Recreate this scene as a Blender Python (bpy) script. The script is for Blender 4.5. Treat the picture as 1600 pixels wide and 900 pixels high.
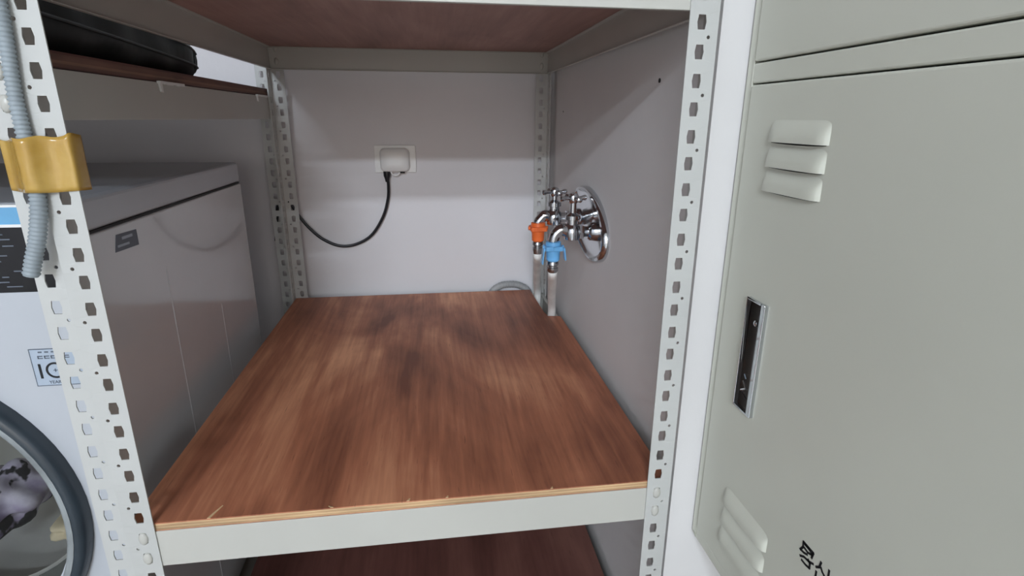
import bpy, bmesh, math, random
from mathutils import Vector, Matrix
random.seed(7)
for o in list(bpy.data.objects): bpy.data.objects.remove(o)
scene = bpy.context.scene
COL = scene.collection
U = 1.2          # metres per layout unit
Z0 = 0.47        # height of the middle shelf beam above the floor
PI = math.pi
def P(x, y, z): return Vector((x*U, y*U, z*U + Z0))
FL = -Z0/U       # floor level in layout units

# ------------------------------------------------------------------ camera
yaw, pitch, roll, fpx = 0.1427, -0.2971, 0.0058, 864.96
fw = Vector((math.sin(yaw)*math.cos(pitch), math.cos(yaw)*math.cos(pitch), math.sin(pitch)))
r0 = fw.cross(Vector((0, 0, 1))).normalized(); u0 = r0.cross(fw)
rr = math.cos(roll)*r0 + math.sin(roll)*u0
uu = -math.sin(roll)*r0 + math.cos(roll)*u0
cam = bpy.data.cameras.new('camera'); camo = bpy.data.objects.new('camera', cam); COL.objects.link(camo)
cam.sensor_width = 36.0; cam.lens = fpx/1600*36.0; cam.clip_start = 0.02
m = Matrix((rr, uu, -fw)).transposed().to_4x4(); m.translation = P(0.3425, -0.5496, 0.4348)
camo.matrix_world = m
scene.camera = camo

# ------------------------------------------------------------------ world, exposure
wd = bpy.data.worlds.new('world'); scene.world = wd; wd.use_nodes = True
bg = wd.node_tree.nodes['Background']; bg.inputs[0].default_value = (1.0, 0.95, 0.89, 1); bg.inputs[1].default_value = 2.35
vs = scene.view_settings
vs.view_transform = 'Standard'; vs.look = 'None'; vs.gamma = 1; vs.use_curve_mapping = False
vs.exposure = 0.0
YO = -5.6         # unseen open end of the room, added to let in soft frontal fill
pt = bpy.data.lights.new('fill_light_portal', 'AREA'); pt.shape = 'RECTANGLE'; pt.size = 3.2*U; pt.size_y = 2.6; pt.cycles.is_portal = True
pto = bpy.data.objects.new('fill_light_portal', pt); COL.objects.link(pto); pto.location = (0, YO*U, 1.3); pto.rotation_euler = (PI/2, 0, 0)

# ------------------------------------------------------------------ materials
def lin(c):
    return tuple(((v/255)/12.92 if v/255 <= .04045 else ((v/255+.055)/1.055)**2.4) for v in c) + (1,)
def mat(name, rgb, rough=.5, metal=0., var=.06, scale=8., coat=0., bump=0., bscale=60., stretch=(1, 1, 1), rgb2=None, spec=.5, dots=None):
    m = bpy.data.materials.new(name); m.use_nodes = True
    nt = m.node_tree; N = nt.nodes; L = nt.links; b = N['Principled BSDF']
    tc = N.new('ShaderNodeTexCoord'); mp = N.new('ShaderNodeMapping'); mp.inputs['Scale'].default_value = stretch
    L.new(tc.outputs['Object'], mp.inputs[0])
    n = N.new('ShaderNodeTexNoise'); n.inputs['Scale'].default_value = scale; n.inputs['Detail'].default_value = 5
    L.new(mp.outputs[0], n.inputs['Vector'])
    r = N.new('ShaderNodeValToRGB'); c = lin(rgb)
    c2 = lin(rgb2) if rgb2 else tuple(v*(1-var*2.2) for v in c[:3]) + (1,)
    c1 = c if rgb2 else tuple(min(1, v*(1+var)) for v in c[:3]) + (1,)
    r.color_ramp.elements[0].position = .35; r.color_ramp.elements[0].color = c2
    r.color_ramp.elements[1].position = .65; r.color_ramp.elements[1].color = c1
    L.new(n.outputs[0], r.inputs[0])
    out = r.outputs[0]
    if dots:
        v = N.new('ShaderNodeTexNoise'); v.inputs['Scale'].default_value = dots[0]; v.inputs['Detail'].default_value = 3
        L.new(tc.outputs['Object'], v.inputs['Vector'])
        q = N.new('ShaderNodeValToRGB'); q.color_ramp.elements[0].position = dots[1]; q.color_ramp.elements[1].position = dots[1]+.03
        L.new(v.outputs[0], q.inputs[0])
        mx = N.new('ShaderNodeMixRGB'); L.new(q.outputs[0], mx.inputs[0]); L.new(out, mx.inputs[1]); mx.inputs[2].default_value = lin(dots[2])
        out = mx.outputs[0]
    L.new(out, b.inputs['Base Color'])
    b.inputs['Roughness'].default_value = rough; b.inputs['Metallic'].default_value = metal
    b.inputs['Specular IOR Level'].default_value = spec
    b.inputs['Coat Weight'].default_value = coat; b.inputs['Coat Roughness'].default_value = .06
    if bump:
        bn = N.new('ShaderNodeTexNoise'); bn.inputs['Scale'].default_value = bscale; L.new(mp.outputs[0], bn.inputs['Vector'])
        bp = N.new('ShaderNodeBump'); bp.inputs['Strength'].default_value = bump; bp.inputs['Distance'].default_value = .002
        L.new(bn.outputs[0], bp.inputs['Height']); L.new(bp.outputs[0], b.inputs['Normal'])
    return m
def wood(name, dark, midc, light, rough=.45):
    m = bpy.data.materials.new(name); m.use_nodes = True
    nt = m.node_tree; N = nt.nodes; L = nt.links; b = N['Principled BSDF']
    tc = N.new('ShaderNodeTexCoord')
    def noise(st, sc, det, dist=0.):
        mp = N.new('ShaderNodeMapping'); mp.inputs['Scale'].default_value = st; L.new(tc.outputs['Object'], mp.inputs[0])
        n = N.new('ShaderNodeTexNoise'); n.inputs['Scale'].default_value = sc; n.inputs['Detail'].default_value = det
        n.inputs['Distortion'].default_value = dist; L.new(mp.outputs[0], n.inputs[0]); return n
    g1 = noise((18, 1.9, 8), 1.0, 8, .9); g2 = noise((120, 6, 40), 1.0, 6, .3); blot = noise((4.6, 2.0, 3), 1.0, 5, .7)
    a = N.new('ShaderNodeMath'); a.operation = 'MULTIPLY_ADD'; L.new(g1.outputs[0], a.inputs[0]); a.inputs[1].default_value = .27
    s = N.new('ShaderNodeMath'); s.operation = 'MULTIPLY'; L.new(blot.outputs[0], s.inputs[0]); s.inputs[1].default_value = .57
    L.new(s.outputs[0], a.inputs[2])
    a2 = N.new('ShaderNodeMath'); a2.operation = 'MULTIPLY_ADD'; L.new(g2.outputs[0], a2.inputs[0]); a2.inputs[1].default_value = .16; L.new(a.outputs[0], a2.inputs[2])
    r = N.new('ShaderNodeValToRGB'); e = r.color_ramp.elements
    e[0].position = .38; e[0].color = lin(dark); e[1].position = .63; e[1].color = lin(light)
    x = e.new(.5); x.color = lin(midc)
    L.new(a2.outputs[0], r.inputs[0])
    pores = noise((420, 22, 60), 1.0, 2)
    pr = N.new('ShaderNodeValToRGB'); pr.color_ramp.elements[0].position = .68; pr.color_ramp.elements[1].position = .74
    L.new(pores.outputs[0], pr.inputs[0])
    pm = N.new('ShaderNodeMath'); pm.operation = 'MULTIPLY'; pm.inputs[1].default_value = .45; L.new(pr.outputs[0], pm.inputs[0])
    mx = N.new('ShaderNodeMixRGB'); L.new(pm.outputs[0], mx.inputs[0]); L.new(r.outputs[0], mx.inputs[1]); mx.inputs[2].default_value = lin([v*.55 for v in dark])
    L.new(mx.outputs[0], b.inputs['Base Color']); b.inputs['Roughness'].default_value = rough
    bp = N.new('ShaderNodeBump'); bp.inputs['Strength'].default_value = .15; bp.inputs['Distance'].default_value = .001
    L.new(g2.outputs[0], bp.inputs['Height']); L.new(bp.outputs[0], b.inputs['Normal'])
    return m
M = {}
M['wall'] = mat('wall_paint', (222, 220, 222), .75, var=.02, scale=2.5, bump=.12, bscale=90)
M['wallr'] = mat('wall_paint_side', (219, 217, 216), .7, var=.03, scale=2.0, bump=.12, bscale=80)
M['floor'] = mat('floor_tile', (150, 146, 138), .4, var=.08, scale=5)
M['ceil'] = mat('ceiling_paint', (225, 225, 222), .8, var=.02)
M['rack'] = mat('rack_paint', (190, 191, 188), .38, var=.025, scale=5)
M['rack2'] = mat('rack_beam_paint', (188, 187, 180), .3, var=.02, scale=4)
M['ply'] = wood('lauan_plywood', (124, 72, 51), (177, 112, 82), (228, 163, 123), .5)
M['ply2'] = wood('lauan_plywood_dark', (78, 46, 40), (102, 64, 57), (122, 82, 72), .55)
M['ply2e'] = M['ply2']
M['ply3'] = wood('lauan_plywood_bounce_lit', (146, 112, 105), (164, 128, 119), (182, 146, 137), .6)  # same wood lightened, bounce light on the upper shelf's underside put into the colour
M['edge_x'] = mat('ply_edge_brown', (120, 88, 76), .65, var=.12, scale=30, stretch=(1, .3, 3))
M['edge_y'] = mat('ply_edge_brown_light', (140, 106, 90), .65, var=.12, scale=30, stretch=(1, .3, 3))
M['edge_l'] = mat('ply_edge_light', (206, 176, 136), .6, var=.12, scale=30, stretch=(.3, 1, 3))
M['edge_d'] = mat('ply_edge_dark', (188, 154, 116), .65, var=.15, scale=30, stretch=(.3, 1, 3))
M['machine'] = mat('appliance_enamel', (184, 188, 194), .22, var=.01)
M['mside'] = mat('appliance_side', (200, 202, 205), .17, var=.03, scale=3, coat=.6)
M['seam'] = mat('seam_black', (8, 8, 8), .6)
M['panelblk'] = mat('control_panel_black', (12, 13, 17), .12, var=.1)
M['blue'] = mat('blue_film', (110, 172, 214), .2, var=.06, scale=14)
M['white'] = mat('white_plastic', (230, 230, 228), .35, var=.02)
M['stick'] = mat('label_silver', (166, 178, 192), .4, var=.05, scale=20)
M['ink'] = mat('ink', (14, 16, 22), .5)
M['inkgrey'] = mat('ink_grey', (96, 104, 116), .5)
M['ring'] = mat('door_ring_dark', (50, 60, 68), .25, var=.1, scale=10)
M['ringgrey'] = mat('door_ring_grey', (140, 146, 148), .5, var=.12, scale=16)
M['drum'] = mat('drum_steel', (206, 204, 198), .45, metal=.25, var=.05)
M['gasket'] = mat('gasket_rubber', (96, 98, 94), .6, var=.1)
M['beige'] = mat('beige_cloth', (205, 190, 160), .9, var=.08, scale=14, bump=.5, bscale=30)
M['purple'] = mat('patterned_cloth', (132, 118, 150), .9, rgb2=(214, 208, 220), scale=16, dots=(20, .55, (18, 18, 24)), bump=.4, bscale=40)
M['greenblk'] = mat('dark_cloth', (36, 44, 44), .85, var=.15, scale=12, bump=.4)
M['bag'] = mat('bag_fabric', (38, 42, 42), .5, var=.2, scale=16, bump=.5, bscale=24)
M['bagtrim'] = mat('bag_trim', (70, 76, 74), .3, var=.25, scale=30)
M['conduit'] = mat('grey_conduit', (150, 160, 166), .5, var=.08, scale=20)
M['cable'] = mat('black_cable', (22, 23, 28), .4)
M['hose'] = mat('white_hose', (236, 236, 232), .45, var=.05, scale=20)
M['ghose'] = mat('grey_hose', (160, 162, 162), .5, var=.08, scale=30)
M['orange'] = mat('orange_plastic', (236, 112, 52), .35, var=.08, scale=20)
M['bluep'] = mat('blue_plastic', (112, 180, 232), .3, var=.1, scale=20)
M['chrome'] = mat('chrome', (205, 208, 212), .1, metal=1., var=.02)
M['steel'] = mat('steel_band', (176, 178, 180), .25, metal=1., var=.05)
M['locker'] = mat('locker_paint', (210, 211, 198), .42, var=.025, scale=1.6)
M['dark'] = mat('dark_opening_shadow', (30, 30, 28), .8)
M['bronze'] = mat('dark_handle_plate', (58, 50, 48), .14, metal=.85, var=.2, scale=14)
M['lampm'] = mat('lamp_housing', (225, 225, 225), .5)
def tape_mat():
    m = bpy.data.materials.new('amber_tape'); m.use_nodes = True; nt = m.node_tree; N = nt.nodes; L = nt.links; b = N['Principled BSDF']
    tc = N.new('ShaderNodeTexCoord'); n = N.new('ShaderNodeTexNoise'); n.inputs['Scale'].default_value = 28; n.inputs['Detail'].default_value = 4
    L.new(tc.outputs['Object'], n.inputs[0]); r = N.new('ShaderNodeValToRGB')
    r.color_ramp.elements[0].position = .3; r.color_ramp.elements[0].color = lin((186, 146, 60)); r.color_ramp.elements[1].position = .7; r.color_ramp.elements[1].color = lin((206, 172, 92))
    L.new(n.outputs[0], r.inputs[0]); L.new(r.outputs[0], b.inputs['Base Color'])
    b.inputs['Roughness'].default_value = .18; b.inputs['Coat Weight'].default_value = .4
    t = N.new('ShaderNodeBsdfTransparent'); t.inputs[0].default_value = lin((238, 190, 96)); mx = N.new('ShaderNodeMixShader'); mx.inputs[0].default_value = .2
    L.new(b.outputs[0], mx.inputs[1]); L.new(t.outputs[0], mx.inputs[2]); L.new(mx.outputs[0], N['Material Output'].inputs[0])
    bp = N.new('ShaderNodeBump'); bp.inputs['Strength'].default_value = .5; bp.inputs['Distance'].default_value = .003; L.new(n.outputs[0], bp.inputs['Height']); L.new(bp.outputs[0], b.inputs['Normal'])
    return m
M['tape'] = tape_mat()
def glass_mat():
    m = bpy.data.materials.new('door_glass'); m.use_nodes = True; nt = m.node_tree; N = nt.nodes; L = nt.links
    t = N.new('ShaderNodeBsdfTransparent'); t.inputs[0].default_value = (.86, .88, .88, 1)
    g = N.new('ShaderNodeBsdfGlossy'); g.inputs['Roughness'].default_value = .02
    fr = N.new('ShaderNodeFresnel'); fr.inputs[0].default_value = 1.4
    mx = N.new('ShaderNodeMixShader'); L.new(fr.outputs[0], mx.inputs[0]); L.new(t.outputs[0], mx.inputs[1]); L.new(g.outputs[0], mx.inputs[2])
    L.new(mx.outputs[0], N['Material Output'].inputs[0]); return m
M['glass'] = glass_mat()
def emit_mat():
    m = bpy.data.materials.new('lamp_tube'); m.use_nodes = True; b = m.node_tree.nodes['Principled BSDF']
    b.inputs['Emission Color'].default_value = (.9, .96, 1, 1); b.inputs['Emission Strength'].default_value = 6; return m
M['tube'] = emit_mat()

# ------------------------------------------------------------------ mesh helpers (coordinates in layout units)
def tag(o, label=None, cat=None, group=None, kind=None):
    if label: o['label'] = label
    if cat: o['category'] = cat
    if group: o['group'] = group
    if kind: o['kind'] = kind
    return o
def wloc(o):
    v = Vector(o.location)
    while o.parent: o = o.parent; v += Vector(o.location)
    return v
def empty(name, x, y, z, label=None, cat=None, group=None):
    o = bpy.data.objects.new(name, None); o.empty_display_size = .05; COL.objects.link(o); o.location = P(x, y, z)
    return tag(o, label, cat, group)
def perp(d):
    a = Vector((0, 0, 1)) if abs(d.z) < .9 else Vector((1, 0, 0))
    u = d.cross(a).normalized(); return u, d.cross(u).normalized()
def smooth_path(pts, n):
    pts = [Vector(p) for p in pts]; out = []
    for i in range(len(pts)-1):
        p0 = pts[max(i-1, 0)]; p1 = pts[i]; p2 = pts[i+1]; p3 = pts[min(i+2, len(pts)-1)]
        for k in range(n):
            t = k/n
            out.append(.5*((2*p1)+(p2-p0)*t+(2*p0-5*p1+4*p2-p3)*t*t+(3*p1-p0-3*p2+p3)*t**3))
    out.append(pts[-1]); return out
class MB:
    def __init__(s): s.v = []; s.f = []; s.mi = []; s.cur = 0
    def add(s, vs, fs):
        b = len(s.v); s.v += [Vector(v) for v in vs]
        for f in fs: s.f.append([b+i for i in f]); s.mi.append(s.cur)
    def box(s, x0, x1, y0, y1, z0, z1):
        s.add([(x0, y0, z0), (x1, y0, z0), (x1, y1, z0), (x0, y1, z0), (x0, y0, z1), (x1, y0, z1), (x1, y1, z1), (x0, y1, z1)],
              [(0, 3, 2, 1), (4, 5, 6, 7), (0, 1, 5, 4), (1, 2, 6, 5), (2, 3, 7, 6), (3, 0, 4, 7)]); return s
    def prism(s, poly, axis, a, b):
        n = len(poly)
        def pt(p, t): return {'x': (t, p[0], p[1]), 'y': (p[0], t, p[1]), 'z': (p[0], p[1], t)}[axis]
        s.add([pt(p, a) for p in poly]+[pt(p, b) for p in poly],
              [list(range(n))[::-1], list(range(n, 2*n))]+[(i, (i+1) % n, n+(i+1) % n, n+i) for i in range(n)]); return s
    def tube(s, pts, r, seg=10, cap=True, radii=None):
        pts = [Vector(p) for p in pts]; n = len(pts); vs = []; fs = []; u = None
        for i, p in enumerate(pts):
            d = (pts[min(i+1, n-1)]-pts[max(i-1, 0)]).normalized()
            if u is None: u, w = perp(d)
            else:
                u = (u-d*u.dot(d)).normalized(); w = d.cross(u)
            R = radii[i] if radii else r
            for k in range(seg):
                a = 2*PI*k/seg; vs.append(p+u*math.cos(a)*R+w*math.sin(a)*R)
        for i in range(n-1):
            for k in range(seg): fs.append((i*seg+k, i*seg+(k+1) % seg, (i+1)*seg+(k+1) % seg, (i+1)*seg+k))
        if cap: fs += [list(range(seg))[::-1], list(range((n-1)*seg, n*seg))]
        s.add(vs, fs); return s
    def lathe(s, prof, c, axis='z', seg=24, cap=True, close=False):
        vs = []; fs = []; n = len(prof)
        for r, h in prof:
            for k in range(seg):
                a = 2*PI*k/seg; p = (r*math.cos(a), r*math.sin(a))
                q = {'z': (p[0], p[1], h), 'y': (p[0], h, p[1]), 'x': (h, p[0], p[1])}[axis]
                vs.append((c[0]+q[0], c[1]+q[1], c[2]+q[2]))
        for i in range(n if close else n-1):
            j = (i+1) % n
            for k in range(seg): fs.append((i*seg+k, i*seg+(k+1) % seg, j*seg+(k+1) % seg, j*seg+k))
        if cap and not close: fs += [list(range(seg))[::-1], list(range((n-1)*seg, n*seg))]
        s.add(vs, fs); return s
    def ball(s, c, rx, ry, rz, su=16, sv=10, fn=None):
        vs = []; fs = []
        for i in range(sv+1):
            t = PI*i/sv
            for k in range(su):
                a = 2*PI*k/su; d = Vector((math.sin(t)*math.cos(a), math.sin(t)*math.sin(a), math.cos(t)))
                k2 = fn(d) if fn else 1
                vs.append((c[0]+d.x*rx*k2, c[1]+d.y*ry*k2, c[2]+d.z*rz*k2))
        for i in range(sv):
            for k in range(su): fs.append((i*su+k, i*su+(k+1) % su, (i+1)*su+(k+1) % su, (i+1)*su+k))
        s.add(vs, fs); return s
    def build(s, name, mats, parent=None, smooth=False, bevel=0, bseg=2, solid=0, base=None, merge=True, hard=40):
        if parent is not None: org = wloc(parent)
        elif base is not None: org = P(*base)
        else:
            xs = [v.x for v in s.v]; ys = [v.y for v in s.v]; zs = [v.z for v in s.v]
            org = P((min(xs)+max(xs))/2, (min(ys)+max(ys))/2, min(zs))
        me = bpy.data.meshes.new(name)
        me.from_pydata([P(*v)-org for v in s.v], [], s.f)
        if not isinstance(mats, (list, tuple)): mats = [mats]
        for q in mats: me.materials.append(q)
        for p, i in zip(me.polygons, s.mi): p.material_index = i
        bm = bmesh.new(); bm.from_mesh(me)
        if merge: bmesh.ops.remove_doubles(bm, verts=bm.verts, dist=1e-5)
        bmesh.ops.recalc_face_normals(bm, faces=bm.faces)
        for f in bm.faces: f.smooth = smooth
        if smooth:
            for e in bm.edges:
                if len(e.link_faces) == 2 and e.calc_face_angle(0) > math.radians(hard): e.smooth = False
        bm.to_mesh(me); bm.free()
        o = bpy.data.objects.new(name, me); COL.objects.link(o)
        if parent is not None: o.parent = parent
        else: o.location = org
        if solid:
            md = o.modifiers.new('solid', 'SOLIDIFY'); md.thickness = solid*U; md.offset = 0
        if bevel:
            md = o.modifiers.new('bevel', 'BEVEL'); md.width = bevel*U; md.segments = bseg; md.limit_method = 'ANGLE'; md.angle_limit = math.radians(35); md.use_clamp_overlap = True
        return o
def rrect(x0, x1, y0, y1, r, n=5):
    out = []
    for cx, cy, a0 in ((x1-r, y1-r, 0), (x0+r, y1-r, 90), (x0+r, y0+r, 180), (x1-r, y0+r, 270)):
        for k in range(n+1):
            a = math.radians(a0+90*k/n); out.append((cx+r*math.cos(a), cy+r*math.sin(a)))
    return out
def text_mesh(body, size):
    cu = bpy.data.curves.new('t', 'FONT'); cu.body = body; cu.size = size; cu.align_x = 'CENTER'; cu.extrude = .0002
    o = bpy.data.objects.new('t', cu); COL.objects.link(o)
    me = bpy.data.meshes.new_from_object(o.evaluated_get(bpy.context.evaluated_depsgraph_get()))
    bpy.data.objects.remove(o); return me

# ------------------------------------------------------------------ dimensions
W, w, D, HB, TP, T = 0.62, 0.0293, 0.8057, 0.0461, 0.0101, 0.5341
XR = 0.634       # alcove's right wall face
YB = 0.835       # back wall face
PIER = 0.020     # front face of the wall pier
TOPZ = 1.15      # top of the rack posts
PITCH, PH = 0.0265, 0.0205
CEIL = (2.6-Z0)/U

# ------------------------------------------------------------------ setting
tag(MB().box(-1.6, 1.6, YO, YB+.1, FL-.05, FL).build('floor', M['floor']), kind='structure')
tag(MB().box(-1.6, XR, YB, YB+.1, FL, CEIL).build('wall_back', M['wall']), kind='structure')
wr = tag(MB().box(XR, 1.6, PIER, YB+.1, FL, CEIL).build('wall_right', M['wallr']), kind='structure')
tag(MB().box(-1.7, -1.6, YO, YB+.1, FL, CEIL).build('wall_front_left', M['wall']), kind='structure')
tag(MB().box(-1.6, -.715, PIER, YB, FL, CEIL).build('wall_left_blocker', M['wallr']), kind='structure')  # unseen return wall, added to block light from behind the machine
tag(MB().box(1.6, 1.7, YO, YB+.1, FL, CEIL).build('wall_front_right', M['wall']), kind='structure')
tag(MB().box(-1.7, 1.7, YO, YB+.1, CEIL, CEIL+.05).build('ceiling', M['ceil']), kind='structure')
MB().lathe([(.0022, .002), (.0030, -.001), (.0012, -.0012)], (XR, .167, .482), 'x', 10).build('wall_anchor', M['dark'], wr, True)
MB().lathe([(.0012, .002), (.0018, -.0008), (.0006, -.001)], (XR, .70, .45), 'x', 10).build('wall_anchor', M['dark'], wr, True)

# ceiling lamps behind the viewer
def ceiling_lamp(x, y, watts, lab):
    r = empty('ceiling_lamp', x, y, CEIL, lab, 'lamp', 'fluorescent lamps on the ceiling')
    MB().box(x-.5, x+.5, y-.07, y+.02, CEIL-.05, CEIL).build('housing', M['lampm'], r, bevel=.006)
    for d in (.0, .03):
        MB().tube([(x-.48, y+d+.005, CEIL-.066+d), (x+.48, y+d+.005, CEIL-.066+d)], .0105, 10).build('tube', M['tube'], r, True)
    l = bpy.data.lights.new('lamp_light', 'AREA'); l.shape = 'RECTANGLE'; l.size = 1.1; l.size_y = .10; l.energy = watts; l.color = (.80, .89, 1.0)
    lo = bpy.data.objects.new('lamp_light', l); COL.objects.link(lo); lo.parent = r; lo.location = (0, .045*U, -.075*U); lo.rotation_euler = (math.radians(52), 0, 0)
ceiling_lamp(-.45, -3.40, 72, 'twin tube ceiling lamp nearer the shelves')
ceiling_lamp(-.45, -5.00, 105, 'twin tube ceiling lamp farther from the shelves')

# ------------------------------------------------------------------ slotted angle racks
def slot_rows(z0, z1):
    k = math.floor((z0-PH)/PITCH); out = []
    while PH+k*PITCH-PITCH/2 < z1: out.append(k); k += 1
    return out
def flange(mb, org, du, z0, z1, wd):
    org = Vector(org); du = Vector(du)
    def V(u, z): p = org+du*u; return (p.x, p.y, z)
    us = wd*.57; hw = .0036; bulge = .0011; ud = wd*.30; dr = .0018; hh = PITCH*.14
    cols = [0, ud-hh, ud, ud+hh, wd]
    for k in slot_rows(z0, z1):
        c = PH+k*PITCH; lo = c-PITCH*.36; hi = c+PITCH*.36; nx = c+PITCH*.64; sh = PITCH*.25
        if nx > z1 or lo < z0:
            mb.add([V(0, max(lo, z0)), V(wd, max(lo, z0)), V(wd, min(nx, z1)), V(0, min(nx, z1))], [(0, 1, 2, 3)]); continue
        tl = [V(u, hi) for u in cols]; bl = [V(u, lo) for u in cols]
        vs = tl+bl+[V(wd, c), V(0, c)]+[V(us-hw, c+sh), V(us+hw, c+sh), V(us+hw+bulge, c), V(us+hw, c-sh), V(us-hw, c-sh), V(us-hw-bulge, c)]
        mb.add(vs, [(0, 1, 2, 3, 4, 13, 12), (4, 10, 14, 13), (10, 9, 15, 14), (9, 8, 7, 6, 5, 16, 15), (5, 11, 17, 16), (11, 0, 12, 17)])
        g_ = [V(u, z) for z in (hi, nx) for u in cols]
        if k % 2:
            mb.add(g_, [(i, i+1, 6+i, 5+i) for i in range(4)])
        else:
            zc = (hi+nx)/2
            mb.add(g_, [(0, 1, 6, 5), (3, 4, 9, 8)])
            oc = [(1, 0), (1, 1), (0, 1), (-1, 1), (-1, 0), (-1, -1), (0, -1), (1, -1)]
            vs = [V(ud+a*hh, zc+b*hh) for a, b in oc]+[V(ud+math.cos(q*PI/4)*dr, zc+math.sin(q*PI/4)*dr) for q in range(8)]
            # the outer side midpoints stay on straight edges
            mb.add(vs, [(q, (q+1) % 8, 8+(q+1) % 8, 8+q) for q in range(8)])
def post(root, x, y, sx, sy, z1, lab):
    mb = MB(); t = .0008
    flange(mb, (x, y, 0), (sx, 0, 0), FL, z1, w)
    flange(mb, (x, y, 0), (0, sy, 0), FL, z1, w)
    o = mb.build('post', M['rack'], root, solid=.0014)
    return o
rivet_me = {}
def rivet(root, x, y, z, d):
    if 'm' not in rivet_me:
        mb = MB().lathe([(.0036, 0), (.0036, .0012), (.0024, .0026), (.0006, .0031)], (0, 0, 0), 'y', 10)
        o = mb.build('rivet', M['rack2'], base=(0, 0, 0), smooth=True); me = o.data; bpy.data.objects.remove(o)
        for v in me.vertices: v.co.x *= 1.35; v.co.z *= 2.2
        rivet_me['m'] = me
    o = bpy.data.objects.new('rivet', rivet_me['m']); COL.objects.link(o); o.parent = root; o.location = P(x, y, z)-wloc(root)
    if d < 0: o.rotation_euler.z = PI
def beam_x(root, x0, x1, y, s, ztop, name='beam'):       # s: direction of the flange (+1 inward)
    t = .0014; a, b = y, y+s*.008
    poly = [(y, ztop-HB), (y, ztop), (b, ztop), (b, ztop-t), (y+s*t, ztop-t), (y+s*t, ztop-HB+t), (y+s*.006, ztop-HB+t), (y+s*.006, ztop-HB)]
    return MB().prism(poly, 'x', x0, x1).build(name, M['rack2'], root, bevel=.0006)
def beam_y(root, y0, y1, x, s, ztop, name='beam'):
    t = .0014; b = x+s*.008
    poly = [(x, ztop-HB), (x, ztop), (b, ztop), (b, ztop-t), (x+s*t, ztop-t), (x+s*t, ztop-HB+t), (x+s*.006, ztop-HB+t), (x+s*.006, ztop-HB)]
    return MB().prism(poly, 'y', y0, y1).build(name, M['rack2'], root, bevel=.0006)
def board(root, poly, z, th, m, lab=None, mats=('edge_d', 'edge_l', 'edge_d', 'edge_l')):
    o = MB().prism(poly, 'z', z+th*.86, z+th).build('shelf_board', m, root)
    n = 4
    for i in range(n):
        ins = .0004*(i % 2)
        cx = sum(p[0] for p in poly)/len(poly); cy = sum(p[1] for p in poly)/len(poly)
        pp = [(p[0]-math.copysign(ins, p[0]-cx), p[1]-math.copysign(ins, p[1]-cy)) for p in poly]
        z0_, z1_ = z+th*(.08+.78*i/n), z+th*(.08+.78*(i+1)/n)
        MB().prism(pp, 'z', z0_, z1_).build('ply_layer', M[mats[i]], o)
    MB().prism(poly, 'z', z, z+th*.08).build('ply_layer', m, o)
    if lab: o['label'] = lab
    return o
TT = .0012
def rack(x0, x1, ya, y1, levels, lab, z1=TOPZ):
    r = empty('storage_rack', (x0+x1)/2, y1/2, FL, lab, 'rack', 'slotted angle racks')
    for x, sx in ((x0, 1), (x1, -1)):
        for y, sy in ((ya, 1), (y1, -1)): post(r, x, y, sx, sy, z1, '')
    for zt in levels:
        beam_x(r, x0+TT, x1-TT, ya+TT, 1, zt); beam_x(r, x0+TT, x1-TT, y1-TT, -1, zt)
        beam_y(r, ya+.004, y1-.004, x0+TT, 1, zt); beam_y(r, ya+.004, y1-.004, x1-TT, -1, zt)
        for k in slot_rows(zt-HB, zt):
            c = PH+k*PITCH
            if zt-HB+.003 < c < zt-.003:
                for x, sx in ((x0, 1), (x1, -1)):
                    rivet(r, x+sx*w*.57, ya-.0004, c, -1)
                    rivet(r, x+sx*w*.57, y1-TT-.0004, c, -1)
    return r
main = rack(0, W, 0, D, [0, T+HB, -.345], 'beige slotted angle rack in the alcove with brown plywood shelves')
e = .0022
board(main, [(e, .0025), (W-e, .0025), (W-e, .596), (.590, .601), (.586, .63), (.583, D-e), (e, D-e)], 0, TP, M['ply'], 'reddish brown plywood middle shelf')
board(main, [(e, .0025), (W-e, .0025), (W-e, D-e), (e, D-e)], T+HB, TP, M['ply3'], 'underside of the upper plywood shelf')
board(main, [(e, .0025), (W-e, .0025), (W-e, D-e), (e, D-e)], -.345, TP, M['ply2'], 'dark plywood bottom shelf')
# splinters along the middle shelf's front edge
mid_b = [c for c in main.children if c.get('label', '').startswith('reddish')][0]
for sx_, ly, lx in ((.083, .020, .009), (.30, .004, .003), (.345, .003, .002), (.215, .003, -.003), (.47, .003, .002)):
    MB().prism([(sx_, .0026), (sx_+.003, .0026), (sx_+lx+.0012, .0026+ly), (sx_+lx, .0026+ly)], 'z', TP-.0004, TP+.0009).build('splinter', M['edge_l'], mid_b)
NX1 = -.0016; NY = .0095
nb = rack(-.70, NX1, NY, D, [.477], 'beige slotted angle rack standing over the washing machine')
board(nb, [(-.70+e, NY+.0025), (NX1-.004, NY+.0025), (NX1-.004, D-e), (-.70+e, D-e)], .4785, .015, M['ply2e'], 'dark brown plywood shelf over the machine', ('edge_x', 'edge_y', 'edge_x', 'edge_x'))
for y0, y1, zz in ((.264, .339, .4775), (.69, .763, .4775)):
    mb = MB(); n = 8
    for i in range(n):
        a = y0+(y1-y0)*i/n; b = y0+(y1-y0)*(i+1)/n
        mb.box(NX1-.0015, NX1+.0030, a, b, zz-.0022+.0006*math.sin(i*1.7), zz+.0012)
    mb.prism([(y0+.004, zz-.012), (y0+.009, zz-.013), (y0+.008, zz), (y0+.001, zz)], 'x', NX1-.001, NX1+.0016)
    t = mb.build('tape_scrap', M['white'], nb); t['label'] = 'scrap of white tape stuck under the plywood'

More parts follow.
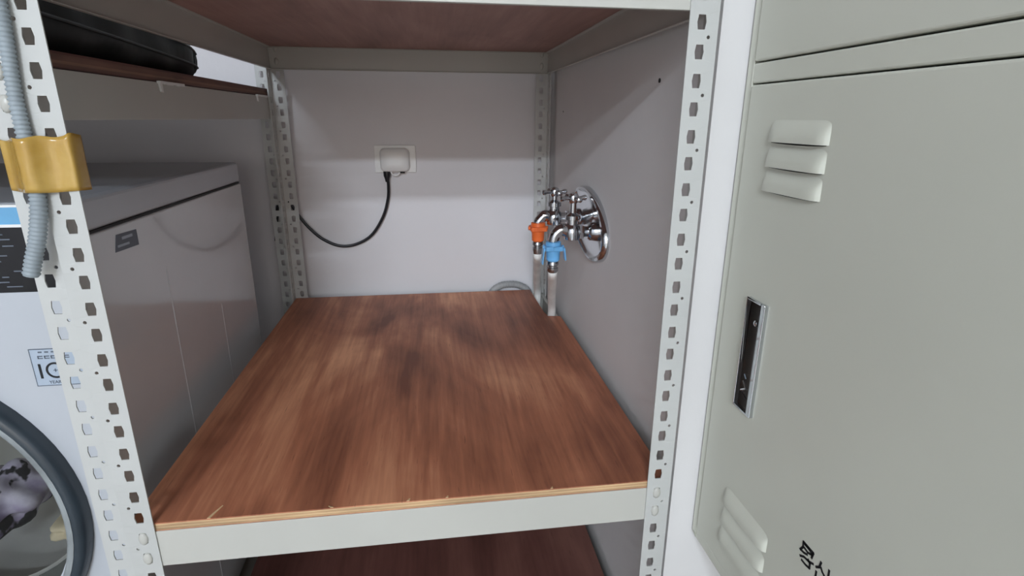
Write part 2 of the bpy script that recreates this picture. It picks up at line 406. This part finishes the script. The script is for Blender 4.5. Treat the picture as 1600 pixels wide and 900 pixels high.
# ------------------------------------------------------------------ flexible conduit and yellow tape on the left posts
cp = smooth_path([(0.0045, -0.0062, 0.6), (0.0045, -0.0062, 0.532), (0.0035, -0.0062, 0.5009), (-0.0001, -0.0062, 0.4555), (-0.0007, -0.0062, 0.4253), (-0.0005, -0.0062, 0.3983), (-0.0016, -0.0062, 0.3687), (-0.004, -0.0075, 0.3495), (-0.0096, -0.0085, 0.3277), (-0.0154, -0.0095, 0.3113), (-0.0204, -0.010499999999999999, 0.2959)], 26)
def resample(pts, step):
    out = [pts[0]]; acc = 0
    for a, b in zip(pts, pts[1:]):
        L_ = (b-a).length; t = step-acc
        while t <= L_: out.append(a+(b-a)*(t/L_)); t += step
        acc = (acc+L_) % step
    return out
cp = resample(cp, .00095)
rad = [(.0052+.0012*min(1, max(0, (.45-p.z)/.1)))+(.0005 if i % 4 < 2 else -.0005) for i, p in enumerate(cp)]
cdo = MB().tube(cp, .008, 14, True, rad).build('corrugated_conduit', M['conduit'], smooth=True, hard=70)
tag(cdo, 'grey corrugated conduit taped upright to the left rack posts', 'conduit')
def tape():
    prof = [(-.0318, .030), (-.0318, .014), (-.0302, .0075), (-.024, .0048), (-.016, -.0015), (-.0095, -.0090), (-.0055, -.0134), (-.0008, -.0150), (.0042, -.0134), (.0090, -.0085), (.0145, -.0045), (.021, -.0030), (.0282, -.0024), (.0306, -.0004), (.0312, .006), (.0310, .016)]
    pp = smooth_path([(a, b, 0) for a, b in prof], 4)
    rows = 12; vs = []; fs = []; n = len(pp)
    for j in range(rows+1):
        t = j/rows
        for i, p in enumerate(pp):
            s = i/(n-1); wob = .0005*math.sin(7*s*PI+3*t)*math.sin(t*PI*2.2+s*5)
            zz = .3705+.0005*math.sin(s*17)+t*(.0435+.006*s+.0012*math.sin(s*23))
            vs.append((p.x+wob*.6, p.y-wob*.6, zz))
    for j in range(rows):
        for i in range(n-1): fs.append((j*n+i, j*n+i+1, (j+1)*n+i+1, (j+1)*n+i))
    mb = MB(); mb.add(vs, fs); o = mb.build('adhesive_tape', M['tape'], smooth=True, solid=.0005)
    tag(o, 'band of yellow packing tape wrapped round the left rack posts', 'tape')
tape()

# ------------------------------------------------------------------ washing machine
MX0, MX1, MY0, MY1 = -.545, -.036, .08, .632
SEAM, MTOP = .3115, .350
wm = empty('washing_machine', (MX0+MX1)/2, (MY0+MY1)/2, FL, 'white front-loading washing machine left of the shelves', 'washing machine')
DC = (-.294, -.020); DR = .213
mb = MB()
mb.box(MX1-.004, MX1, MY0, MY1, FL+.015, SEAM-.003)
side = mb.build('side_panel', M['mside'], wm, bevel=.002); side['label'] = 'glossy grey side panel'
MB().box(MX0, MX0+.004, MY0, MY1, FL+.015, SEAM-.003).build('side_panel', M['machine'], wm, bevel=.002)
MB().box(MX0+.004, MX1-.004, MY1-.004, MY1, FL+.015, SEAM-.003).build('back_panel', M['machine'], wm)
MB().box(MX0+.004, MX1-.004, MY0+.004, MY1-.004, FL+.015, FL+.02).build('bottom_plate', M['machine'], wm)
MB().box(MX0+.002, MX1-.002, MY0+.003, MY1-.002, SEAM-.003, SEAM).build('seam', M['seam'], wm)
MB().box(MX0, MX1, MY0-.002, MY1, SEAM, MTOP).build('lid', M['machine'], wm, bevel=.006, bseg=3)
for fx in (MX0+.03, MX1-.03):
    for fy in (MY0+.03, MY1-.03):
        MB().lathe([(.018, FL), (.018, FL+.004), (.008, FL+.005), (.008, FL+.016)], (fx, fy, 0), 'z', 14).build('foot', M['seam'], wm, True)
# front panel with the round opening
mb = MB(); zt, zb = .2555, FL+.015; inn = []; out = []
angs = sorted([2*PI*k/64 for k in range(64)]+[math.atan2(cz-DC[1], cx-DC[0]) % (2*PI) for cx in (MX0, MX1) for cz in (zt, zb)]); n = len(angs)
for a in angs:
    c, s = math.cos(a), math.sin(a)
    inn.append((DC[0]+c*.186, MY0, DC[1]+s*.186))
    tx = ((MX1-DC[0]) if c > 0 else (MX0-DC[0]))/c if abs(c) > 1e-6 else 1e9
    tz = ((zt-DC[1]) if s > 0 else (zb-DC[1]))/s if abs(s) > 1e-6 else 1e9
    t = min(tx, tz); out.append((DC[0]+c*t, MY0, DC[1]+s*t))
mb.add(inn+out, [(k, (k+1) % n, n+(k+1) % n, n+k) for k in range(n)])
fp = mb.build('front_panel', M['machine'], wm, solid=.003)
cpn = MB().box(MX0, MX1, MY0-.0025, MY0+.004, zt, .3255).build('control_panel', M['panelblk'], wm, bevel=.001); cpn['label'] = 'glossy black control panel'
mb = MB()
for i in range(11):
    z_ = .262+i*.0055+random.uniform(-.001, .001); x_ = -.085-random.uniform(0, .03)
    mb.box(x_-random.uniform(.006, .02), x_, MY0-.0029, MY0-.0020, z_, z_+.0012)
mb.build('panel_marking', M['inkgrey'], cpn)
MB().box(MX0+.01, MX1-.001, MY0-.0045, MY0+.003, .3255, .3285).build('panel_trim', M['white'], wm)
bs = MB().box(MX0+.01, MX1-.001, MY0-.0040, MY0+.003, .3285, .3460).build('blue_strip', M['blue'], wm); bs['label'] = 'light blue strip above the control panel'
MB().box(MX0+.01, MX1-.001, MY0-.0045, MY0+.003, .3460, .3485).build('panel_trim', M['white'], wm)
MB().prism([(-.108, .3290), (-.096, .3290), (-.104, .3370)], 'y', MY0-.0044, MY0-.0038).build('strip_mark', M['white'], bs)
# warranty label
lx0, lx1, lz0, lz1 = -.1015, -.0440, .1460, .1905
lb = MB().box(lx0, lx1, MY0-.0022, MY0-.0012, lz0, lz1).build('warranty_label', M['stick'], wm); lb['label'] = 'silver label printed with a large 10'
MB().box(lx0, lx1, MY0-.0026, MY0-.0018, lz1-.0008, lz1).box(lx0, lx1, MY0-.0026, MY0-.0018, lz0, lz0+.0008).box(lx0, lx0+.0006, MY0-.0026, MY0-.0018, lz0, lz1).build('label_border', M['inkgrey'], lb)
mb = MB()
for i in range(4): mb.box(-.0925+i*.0065, -.0888+i*.0065, MY0-.0026, MY0-.0018, .1858, .1874)
for i in range(5):
    x_ = -.0940+i*.0066
    mb.box(x_, x_+.0050, MY0-.0026, MY0-.0018, .1812, .1823).box(x_, x_+.0050, MY0-.0026, MY0-.0018, .1788, .1798).box(x_, x_+.0010, MY0-.0026, MY0-.0018, .1788, .1823)
mb.build('label_print', M['inkgrey'], lb)
def put_text(body, size, x, z, parent, mt, y=MY0-.0024):
    me = text_mesh(body, size*U); me.materials.append(mt)
    o = bpy.data.objects.new('label_text', me); COL.objects.link(o); o.parent = parent
    o.location = P(x, y, z)-wloc(parent); o.rotation_euler = (PI/2, 0, 0); return o
put_text('1', .0255, -.0945, .1552, lb, M['ink'])
rg = MB().lathe([(.0096, -.0006), (.0096, .0002), (.0074, .0002), (.0074, -.0006)], (-.0795, MY0-.0020, .1645), 'y', 32, close=True).build('label_zero', M['ink'], lb)
MB().box(-.0815, -.0775, MY0-.0026, MY0-.0018, .1641, .1649).box(-.0799, -.0791, MY0-.0026, MY0-.0018, .1625, .1665).build('label_mark', M['inkgrey'], lb)
put_text('YEAR', .0052, -.0825, .1485, lb, M['inkgrey'])
# side sticker
st = MB().prism([(.157, .2785), (.212, .2765), (.212, .2965), (.165, .2985)], 'x', MX1-.0003, MX1+.0006).build('rating_sticker', M['inkgrey'], wm); st['label'] = 'small worn grey sticker'
MB().prism([(.175, .2905), (.200, .2900), (.200, .2935), (.175, .2940)], 'x', MX1, MX1+.0009).prism([(.163, .2830), (.190, .2822), (.190, .2850), (.163, .2858)], 'x', MX1, MX1+.0009).build('sticker_print', M['stick'], st)
# pressed ribs in the side panel
for yy, zt_ in ((.272, .235), (.447, .123)):
    MB().tube([(MX1-.0012, yy, zt_), (MX1-.0012, yy, zt_-.01), (MX1-.0012, yy, FL+.05)], .0022, 10, radii=[.0008, .0022, .0022]).build('pressed_rib', M['mside'], side, True)
# door
dr = MB().lathe([(DR, MY0), (DR, MY0-.010), (DR-.002, MY0-.017), (DR-.006, MY0-.0205), (DR-.0115, MY0-.021), (DR-.012, MY0-.012), (DR-.013, MY0)], (DC[0], 0, DC[1]), 'y', 72, close=True).build('door_ring', M['ring'], wm, True, hard=60)
MB().lathe([(DR-.012, MY0-.001), (DR-.012, MY0-.021), (DR-.016, MY0-.022), (DR-.020, MY0-.019), (DR-.023, MY0-.008), (DR-.023, MY0+.004), (DR-.018, MY0+.004)], (DC[0], 0, DC[1]), 'y', 72, close=True).build('inner_ring', M['ringgrey'], dr, True, hard=60)
MB().lathe([(DR-.022, MY0+.000), (DR-.045, MY0+.008), (DR-.09, MY0+.016), (DR-.15, MY0+.020), (.004, MY0+.021)], (DC[0], 0, DC[1]), 'y', 72, cap=False).build('door_glass', M['glass'], dr, True)
MB().lathe([(.190, MY0+.002), (.186, MY0+.030), (.196, MY0+.050), (.180, MY0+.075), (.176, MY0+.080), (.200, MY0+.082), (.200, MY0+.002)], (DC[0], 0, DC[1]), 'y', 64, close=True).build('gasket', M['gasket'], wm, True)
MB().lathe([(.172, MY0+.084), (.21, MY0+.10), (.21, MY0+.42), (.20, MY0+.44), (.01, MY0+.45)], (DC[0], 0, DC[1]), 'y', 64, cap=False).build('drum', M['drum'], wm, True)
def lump(c, r, name, m, lab, seed):
    rnd = random.Random(seed); ph = [rnd.uniform(0, 6) for _ in range(6)]
    def fn(d): return 1+.12*math.sin(6*d.x+ph[0])+.10*math.sin(7*d.z+ph[1]+3*d.x)+.09*math.sin(9*d.y+ph[2]+2*d.z)
    o = MB().ball(c, *r, 40, 26, fn).build(name, m, smooth=True, hard=180)
    tag(o, lab, 'clothing', 'laundry in the washing machine'); return o
lump((-.345, MY0+.23, -.148), (.046, .08, .048), 'laundry_garment', M['purple'], 'purple and white patterned garment inside the washing machine', 1)
lump((-.232, MY0+.22, -.182), (.030, .07, .023), 'laundry_garment', M['beige'], 'beige garment at the right inside the machine drum', 2)
lump((-.158, MY0+.16, -.110), (.026, .04, .046), 'laundry_garment', M['greenblk'], 'dark garment above the beige one inside the machine drum', 3)

# ------------------------------------------------------------------ black bag on the neighbouring shelf
def bag():
    z0b = .4935; rows = 34; seg = 28; mb = MB(); vs = []; fs = []
    ya, yb = .03, .548
    base = empty('padded_bag', -.13, .33, z0b, 'long black padded bag lying on the shelf over the washing machine', 'bag')
    def sec(t):
        y = ya+(yb-ya)*t
        e = 1.0
        if t > .86: e = math.sqrt(max(0, 1-((t-.86)/.14)**2))
        if t < .08: e = math.sqrt(max(0, 1-((.08-t)/.08)**2))
        e = max(e, .02); h = (.135-.068*t**1.5)*(.55+.45*e); hw = .088*(.72+.28*e)
        return y, h, hw*(1 if 0 < t < 1 else .7), e
    for i in range(rows+1):
        t = i/rows; y, h, hw, e = sec(t)
        for k in range(seg):
            a = 2*PI*k/seg; ca, sa = math.cos(a), math.sin(a)
            sx = math.copysign(abs(ca)**.55, ca); sz = math.copysign(abs(sa)**.6, sa)
            wr_ = 1+.025*math.sin(t*31+a*3)+.02*math.sin(t*17-a*5)
            q = .02 if i in (0, rows) else 1
            vs.append((-.128+sx*hw*wr_*q, y, z0b+max(.0004, h/2+sz*h/2*wr_*q)))
    for i in range(rows):
        for k in range(seg): fs.append((i*seg+k, i*seg+(k+1) % seg, (i+1)*seg+(k+1) % seg, (i+1)*seg+k))
    mb.add(vs, fs); body = mb.build('bag_body', M['bag'], base, True, hard=180)
    def rail(fz, fx, r, nm, mt):
        pts = []
        for i in range(3, rows-1):
            y, h, hw, e = sec(i/rows)
            pts.append((-.128+hw*fx, y, z0b+h*fz))
        MB().tube(pts, r, 8).build(nm, mt, body, True)
    rail(.93, .80, .0028, 'piping', M['bagtrim']); rail(.30, 1.02, .0022, 'piping', M['bag']); rail(.62, 1.03, .0018, 'zipper', M['bagtrim'])
    y, h, hw, e = sec(.965)
    pts = []
    for k in range(15):
        a = -PI*.5+PI*k/14; ca, sa = math.cos(a), math.sin(a)
        pts.append((-.128+abs(ca)**.55*hw*1.03, y-.008, z0b+h/2+math.copysign(abs(sa)**.6, sa)*h/2*.95+.002))
    MB().tube(pts, .003, 8).build('end_piping', M['bagtrim'], body, True)
bag()

# ------------------------------------------------------------------ wall socket and power cord
so = empty('wall_socket', .258, YB, .308, 'white wall socket with a rounded cover on the back wall', 'socket')
MB().prism(rrect(.209, .306, .309, .3725, .003), 'y', YB-.0065, YB).build('faceplate', M['white'], so, bevel=.001)
mb = MB(); pr = rrect(.222, .291, .3115, .3665, .012, 6)
cx_, cz_ = .2565, .339
rings = []
for sc, yy in ((1, YB-.006), (.99, YB-.016), (.95, YB-.021), (.86, YB-.0235), (.4, YB-.0245)):
    rings.append([(cx_+(p[0]-cx_)*sc, yy, cz_+(p[1]-cz_)*sc) for p in pr])
n = len(pr); vs = [p for r_ in rings for p in r_]; fs = []
for i in range(len(rings)-1):
    for k in range(n): fs.append((i*n+k, i*n+(k+1) % n, (i+1)*n+(k+1) % n, (i+1)*n+k))
fs += [list(range((len(rings)-1)*n, len(rings)*n))]
mb.add(vs, fs); cv = mb.build('socket_cover', M['white'], so, True)
MB().tube(smooth_path([(.247, YB-.014, .311), (.250, YB-.016, .3055), (.257, YB-.017, .3035), (.264, YB-.016, .3060), (.267, YB-.014, .3105)], 5), .0022, 8).build('cover_latch', M['white'], cv, True)
MB().box(.268, .279, YB-.020, YB-.012, .3085, .3115).build('cover_gap', M['dark'], cv)
pc = empty('power_cord', .2353, YB-.012, .30, 'black power cord drooping from the wall socket', 'cord')
MB().tube(smooth_path([(.2365, YB-.013, .302), (.2382, YB-.011, .2787), (.2347, YB-.010, .245), (.2199, YB-.010, .2015), (.1895, YB-.010, .1577), (.1496, YB-.010, .1362), (.1113, YB-.010, .134), (.075, YB-.010, .1509), (.0475, YB-.010, .1767), (.0267, YB-.010, .2051), (.012, YB-.010, .232), (-.004, YB-.009, .25), (-.02, YB-.009, .24), (-.035, YB-.009, .15)], 8), .0036, 8).build('cord', M['cable'], pc, True)
MB().lathe([(.0045, .288), (.0060, .296), (.0082, .302), (.0085, .3125)], (.2365, YB-.0135, 0), 'z', 12).build('plug', M['cable'], pc, True)

# ------------------------------------------------------------------ taps on the right wall
YC, ZC = .442, .250
pl = empty('tap_mounting_plate', XR, YC, ZC-.06, 'oval chrome plate behind the taps on the right wall', 'wall plate')
def ell(f, k, n): a = 2*PI*k/n; c, s = math.cos(a), math.sin(a); return (YC+f*.108*c+.03*f*s, ZC+f*.064*s)
mb = MB(); n = 48; prof = [(1.0, 0), (1.0, -.006), (.97, -.011), (.91, -.012), (.86, -.007), (.80, -.004), (.05, -.004)]
vs = []; fs = []
for f, h in prof:
    for k in range(n):
        y_, z_ = ell(f, k, n); vs.append((XR+h, y_, z_))
for i in range(len(prof)-1):
    for k in range(n): fs.append((i*n+k, i*n+(k+1) % n, (i+1)*n+(k+1) % n, (i+1)*n+k))
fs.append(list(range((len(prof)-1)*n, len(prof)*n)))
mb.add(vs, fs); mb.build('plate', M['chrome'], pl, True, hard=50)
for yy, zz in ((.375, .275), (.50, .222)): MB().lathe([(.006, -.003), (.006, -.007), (.003, -.009)], (XR, yy, zz), 'x', 12).build('screw', M['steel'], pl, True)
def tap(y, zb, xb, xs, zs, zh, lab):
    t = empty('chrome_tap', XR, y, zb, lab, 'tap', 'chrome taps on the right wall')
    MB().tube([(XR-.004, y, zb), (xb, y, zb)], .0098, 14, radii=[.0098, .0098]).lathe([(.017, XR-.004), (.0165, XR-.010), (.012, XR-.014)], (0, y, zb), 'x', 18).lathe([(.0135, XR-.022), (.0135, XR-.030)], (0, y, zb), 'x', 6).build('inlet_pipe', M['chrome'], t, True)
    MB().lathe([(.006, zb-.016), (.0145, zb-.013), (.0162, zb), (.0145, zb+.010), (.0105, zb+.014), (.0105, zb+.022), (.0138, zb+.023), (.0138, zb+.030), (.008, zb+.033), (.0055, zb+.035), (.0055, zh)], (xb, y, 0), 'z', 18).build('valve_body', M['chrome'], t, True)
    sp = smooth_path([(xb, y, zb-.001), (xb-.012, y, zb+.003), ((xb+xs)/2-.004, y, zb+.004), (xs+.004, y, zb-.004), (xs, y, zs+.004), (xs, y, zs-.006)], 5)
    MB().tube(sp, .0088, 14, radii=[.0118-.0025*i/len(sp) for i in range(len(sp))]).build('spout', M['chrome'], t, True)
    hd = MB().lathe([(.0065, zh-.010), (.0092, zh-.006), (.0092, zh+.003), (.0072, zh+.007), (.002, zh+.009)], (xb, y, 0), 'z', 16).build('handle', M['chrome'], t, True)
    for a in (.25, .25+PI/2, .25+PI, .25+PI*1.5):
        d = Vector((math.cos(a), math.sin(a), 0)); c = Vector((xb, y, zh-.001))
        MB().tube([c+d*.006, c+d*.016, c+d*.021, c+d*.025, c+d*.027], .0034, 10, radii=[.0036, .0030, .0050, .0050, .0024]).build('handle_arm', M['chrome'], hd, True)
    return t
tap(.42, .238, .592, .5575, .2175, .300, 'chrome tap with the blue hose connector')
tap(.52, .2475, .5795, .5478, .2340, .2985, 'chrome tap with the orange hose connector')
def connector(x, y, z1, z0, m, lab, lever):
    c = empty('hose_connector', x, y, z0, lab, 'connector', 'plastic hose connectors on the taps')
    h = z1-z0
    MB().lathe([(.0095, z1), (.0140, z1-.001), (.0145, z1-h*.42), (.0132, z1-h*.45), (.0132, z1-h*.52), (.0128, z1-h*.55), (.0122, z0+.003), (.009, z0)], (x, y, 0), 'z', 20).build('sleeve', m, c, True)
    MB().prism(rrect(x-.0165, x+.0165, y-.0165, y+.0165, .004, 3), 'z', z1-h*.42, z1-h*.20).build('collar', m, c, bevel=.001)
    for a in (0, PI/2, PI, 3*PI/2):
        d = Vector((math.cos(a), math.sin(a), 0)); k = Vector((x, y, z1-h*.30))
        MB().tube([k+d*.013, k+d*.0195], .0038, 8).build('clamp_screw', m, c, True)
    if lever:
        MB().prism([(x+.012, z1-h*.30), (x+.021, z1-h*.30), (x+.024, z0+.003), (x+.0215, z0+.002), (x+.019, z1-h*.45), (x+.012, z1-h*.45)], 'y', y-.008, y+.008).build('release_lever', m, c, bevel=.001)
        MB().prism([(x-.012, z1-h*.30), (x-.019, z1-h*.30), (x-.0215, z0-.004), (x-.019, z0-.004), (x-.017, z1-h*.45), (x-.012, z1-h*.45)], 'y', y-.008, y+.008).build('release_lever', m, c, bevel=.001)
    return c
connector(.5575, .42, .2215, .1835, M['bluep'], 'blue plastic hose connector on the nearer tap', True)
connector(.5478, .52, .2385, .1995, M['orange'], 'orange plastic hose connector on the farther tap', False)
def hose(pts, ztop, lab):
    x, y = pts[0][0], pts[0][1]
    hroot = empty('inlet_hose', x, y, pts[-1][2], lab, 'hose', 'water hoses under the taps')
    zc = pts[0][2]
    MB().lathe([(.0085, ztop+.002), (.0105, ztop-.001), (.0108, ztop-.006), (.0082, ztop-.008), (.0082, ztop-.011), (.0102, ztop-.012), (.0102, ztop-.017), (.0080, zc-.001)], (x, y, 0), 'z', 18).build('steel_collar', M['steel'], hroot, True)
    MB().tube(smooth_path(pts, 8), .0088, 14).build('hose_tube', M['hose'], hroot, True)
hose([(.5575, .42, .1640), (.5590, .427, .1560), (.5699, .475, .128), (.5837, .54, .0833), (.5954, .590, .0433), (.6000, .608, .0200), (.6005, .615, -.004), (.5995, .617, -.06), (.597, .617, -.12), (.594, .617, -.2)], .1835, 'white water hose running down from the blue connector')
hose([(.5478, .52, .1730), (.5495, .527, .1650), (.5631, .60, .1282), (.5782, .68, .0805), (.5905, .742, .0418), (.5970, .766, .0180), (.5980, .771, -.004), (.5980, .772, -.06), (.597, .772, -.12), (.595, .772, -.2)], .1995, 'white water hose running down from the orange connector')
# grey hose loop behind the shelf
gl = smooth_path([(.470, YB-.0135, -.16), (.472, YB-.0135, -.06), (.484, YB-.0135, -.004), (.505, YB-.0135, .0165), (.5311, YB-.0135, .0215), (.560, YB-.0135, .0170), (.584, YB-.0135, -.004), (.592, YB-.0135, -.06), (.594, YB-.0135, -.16)], 12)
ho = MB().tube(gl, .0085, 12, radii=[.0092 if i % 3 else .0082 for i in range(len(gl))]).build('drain_hose', M['ghose'], smooth=True, hard=80)
tag(ho, 'grey ribbed hose arching up behind the middle shelf', 'hose')

# ------------------------------------------------------------------ locker
LX = .665; LY1 = .0175; LY0 = -.60; LZ0 = -.0835; LZ1 = .95
lk = empty('metal_locker', LX+.2, (LY0+LY1)/2, FL, 'beige green metal locker right of the shelves', 'locker')
g = .0013; DY1 = .0040; DY0 = LY0+.016
RAIL0, RAIL1 = .4690, .4895
mb = MB()
mb.box(LX+.001, LX+.42, DY1+g, LY1, LZ0, LZ1)                 # far side
mb.box(LX+.001, LX+.42, LY0, DY0-g, LZ0, LZ1)
mb.box(LX+.010, LX+.42, DY0-g, DY1+g, LZ0, LZ0+.012).box(LX+.001, LX+.010, DY0-g, DY1+g, LZ0, -.0705)
mb.box(LX+.001, LX+.42, DY0-g, DY1+g, RAIL0+g*.6, RAIL1-g*.6)
mb.box(LX+.001, LX+.42, DY0-g, DY1+g, LZ1-.015, LZ1)
mb.box(LX+.41, LX+.42, DY0-g, DY1+g, LZ0, LZ1)
mb.build('body', M['locker'], lk, bevel=.0016)
MB().box(LX+.012, LX+.016, DY0-g, DY1+g, LZ0+.012, LZ1-.015).build('inner_stop', M['dark'], lk)
MB().box(LX+.16, LX+.40, LY0+.03, LY1-.03, FL, LZ0).build('base', M['locker'], lk, bevel=.002)
dl = MB().box(LX-.0006, LX+.011, DY0, DY1, -.0700, RAIL0-g*.6).build('lower_door', M['locker'], lk, bevel=.0022, bseg=3)
du_ = MB().box(LX-.0006, LX+.011, DY0, DY1, RAIL1+g*.6, LZ1-.015-g).build('upper_door', M['locker'], lk, bevel=.0022, bseg=3)
def louvre(zb, y1, parent, h=.0205, ln=.084, out=.0054):
    ny, nz = 40, 14; vs = []; fs = []
    for j in range(nz+1):
        t = j/nz
        for i in range(ny+1):
            s = i/ny; d = min(s, 1-s)*ln; dz = (1-t)*h; cr = .008
            if dz < cr: d = max(0, d-(cr-math.sqrt(cr*cr-(cr-dz)**2)))
            er = min(1, d/.014); er = math.sqrt(max(0, 1-(1-er)**2))
            hp = math.sin(min(1, (1-t)/.85)*PI/2)**1.2
            vs.append((LX-.0004-out*er*hp, y1-ln*s, zb+h*t))
    for j in range(nz):
        for i in range(ny): fs.append((j*(ny+1)+i, j*(ny+1)+i+1, (j+1)*(ny+1)+i+1, (j+1)*(ny+1)+i))
    mb = MB(); mb.add(vs, fs); o = mb.build('louvre', M['locker'], parent, True, hard=180)
    mb = MB(); vs = []
    for i in range(ny+1):
        q = i/ny; hgt = .0021*math.sin(PI*(.04+.92*q))**.35
        vs += [(LX-.0007, y1-.003-(ln-.006)*q, zb+.0004), (LX-.0007, y1-.003-(ln-.006)*q, zb+.0004-hgt)]
    mb.add(vs, [(2*i, 2*i+1, 2*i+3, 2*i+2) for i in range(ny)]); mb.build('louvre_slot_shadow', M['dark'], o, solid=.0002)  # dark strip on the door, paints the louvre's shadow line along its opening
for zb in (.4150, .3920, .3692): louvre(zb, -.0405, dl)
for zb in (.0145, -.0110, -.0365): louvre(zb, -.0480, dl)
# handle
hy0, hy1, hz0, hz1 = -.0775, -.0455, .137, .2605
hn = MB()
fwid = .0026; xo, xi = LX-.0050, LX+.0002
hn.box(xo, xi, hy0, hy0+.0062, hz0, hz1).box(xo, xi, hy1-.0012, hy1, hz0, hz1).box(xo, xi, hy0+.0062, hy1-.0012, hz1-.0020, hz1).box(xo, xi, hy0+.0062, hy1-.0012, hz0, hz0+.0020)
hnd = hn.build('handle', M['chrome'], dl, bevel=.0006)
hnd['label'] = 'slim chrome framed handle with a dark plate'
MB().box(LX-.0022, LX-.0006, hy0+.0062, hy1-.0012, hz0+.002, hz1-.002).build('handle_plate', M['bronze'], dl)
MB().lathe([(.0030, -.002), (.0030, -.0045), (.0015, -.0055)], (LX, hy0+.0125, .238), 'x', 12).build('handle_pin', M['chrome'], dl, True)
mb = MB()
for a, b in (((-.056, .170), (-.062, .163)), ((-.062, .163), (-.054, .158)), ((-.054, .158), (-.064, .152)), ((-.057, .178), (-.061, .174))):
    mb.tube([(LX-.0026, a[0], a[1]), (LX-.0026, b[0], b[1])], .0012, 6)
mb.build('handle_emblem', M['chrome'], dl)
# handwriting
S = [[(-.1785, .0698), (-.179, .0637), (-.176, .0587)], [(-.1786, .0694), (-.186, .0693), (-.1924, .0692), (-.1911, .0626)], [(-.1806, .0684), (-.1876, .0681), (-.1915, .0662)], [(-.1773, .0593), (-.1814, .0597), (-.1858, .0616)], [(-.1774, .053), (-.1823, .0561), (-.1884, .0568), (-.1946, .0593)], [(-.1801, .0508), (-.1858, .0505), (-.1911, .0514)], [(-.1911, .0514), (-.1906, .0562), (-.1874, .0581)], [(-.1979, .0595), (-.2016, .0627), (-.2026, .069)], [(-.2032, .0642), (-.2058, .0614), (-.2087, .06), (-.2116, .0585)], [(-.1993, .0562), (-.1996, .0511), (-.1999, .0459)], [(-.2125, .0699), (-.2128, .0639), (-.2132, .0596)], [(-.1802, .0647), (-.186, .0639), (-.1903, .0657)]]
mb = MB()
for s_ in S:
    for a, b in zip(s_, s_[1:]):
        d = Vector((b[0]-a[0], b[1]-a[1])).normalized(); nrm = Vector((-d.y, d.x))*.0011; d *= .0004
        q = [(a[0]-d.x+nrm.x, a[1]-d.y+nrm.y), (a[0]-d.x-nrm.x, a[1]-d.y-nrm.y), (b[0]+d.x-nrm.x, b[1]+d.y-nrm.y), (b[0]+d.x+nrm.x, b[1]+d.y+nrm.y)]
        mb.prism(q, 'x', LX-.0009, LX-.0005)
hw_ = mb.build('marker_writing', M['ink'], dl, merge=False); hw_['label'] = 'black marker handwriting'
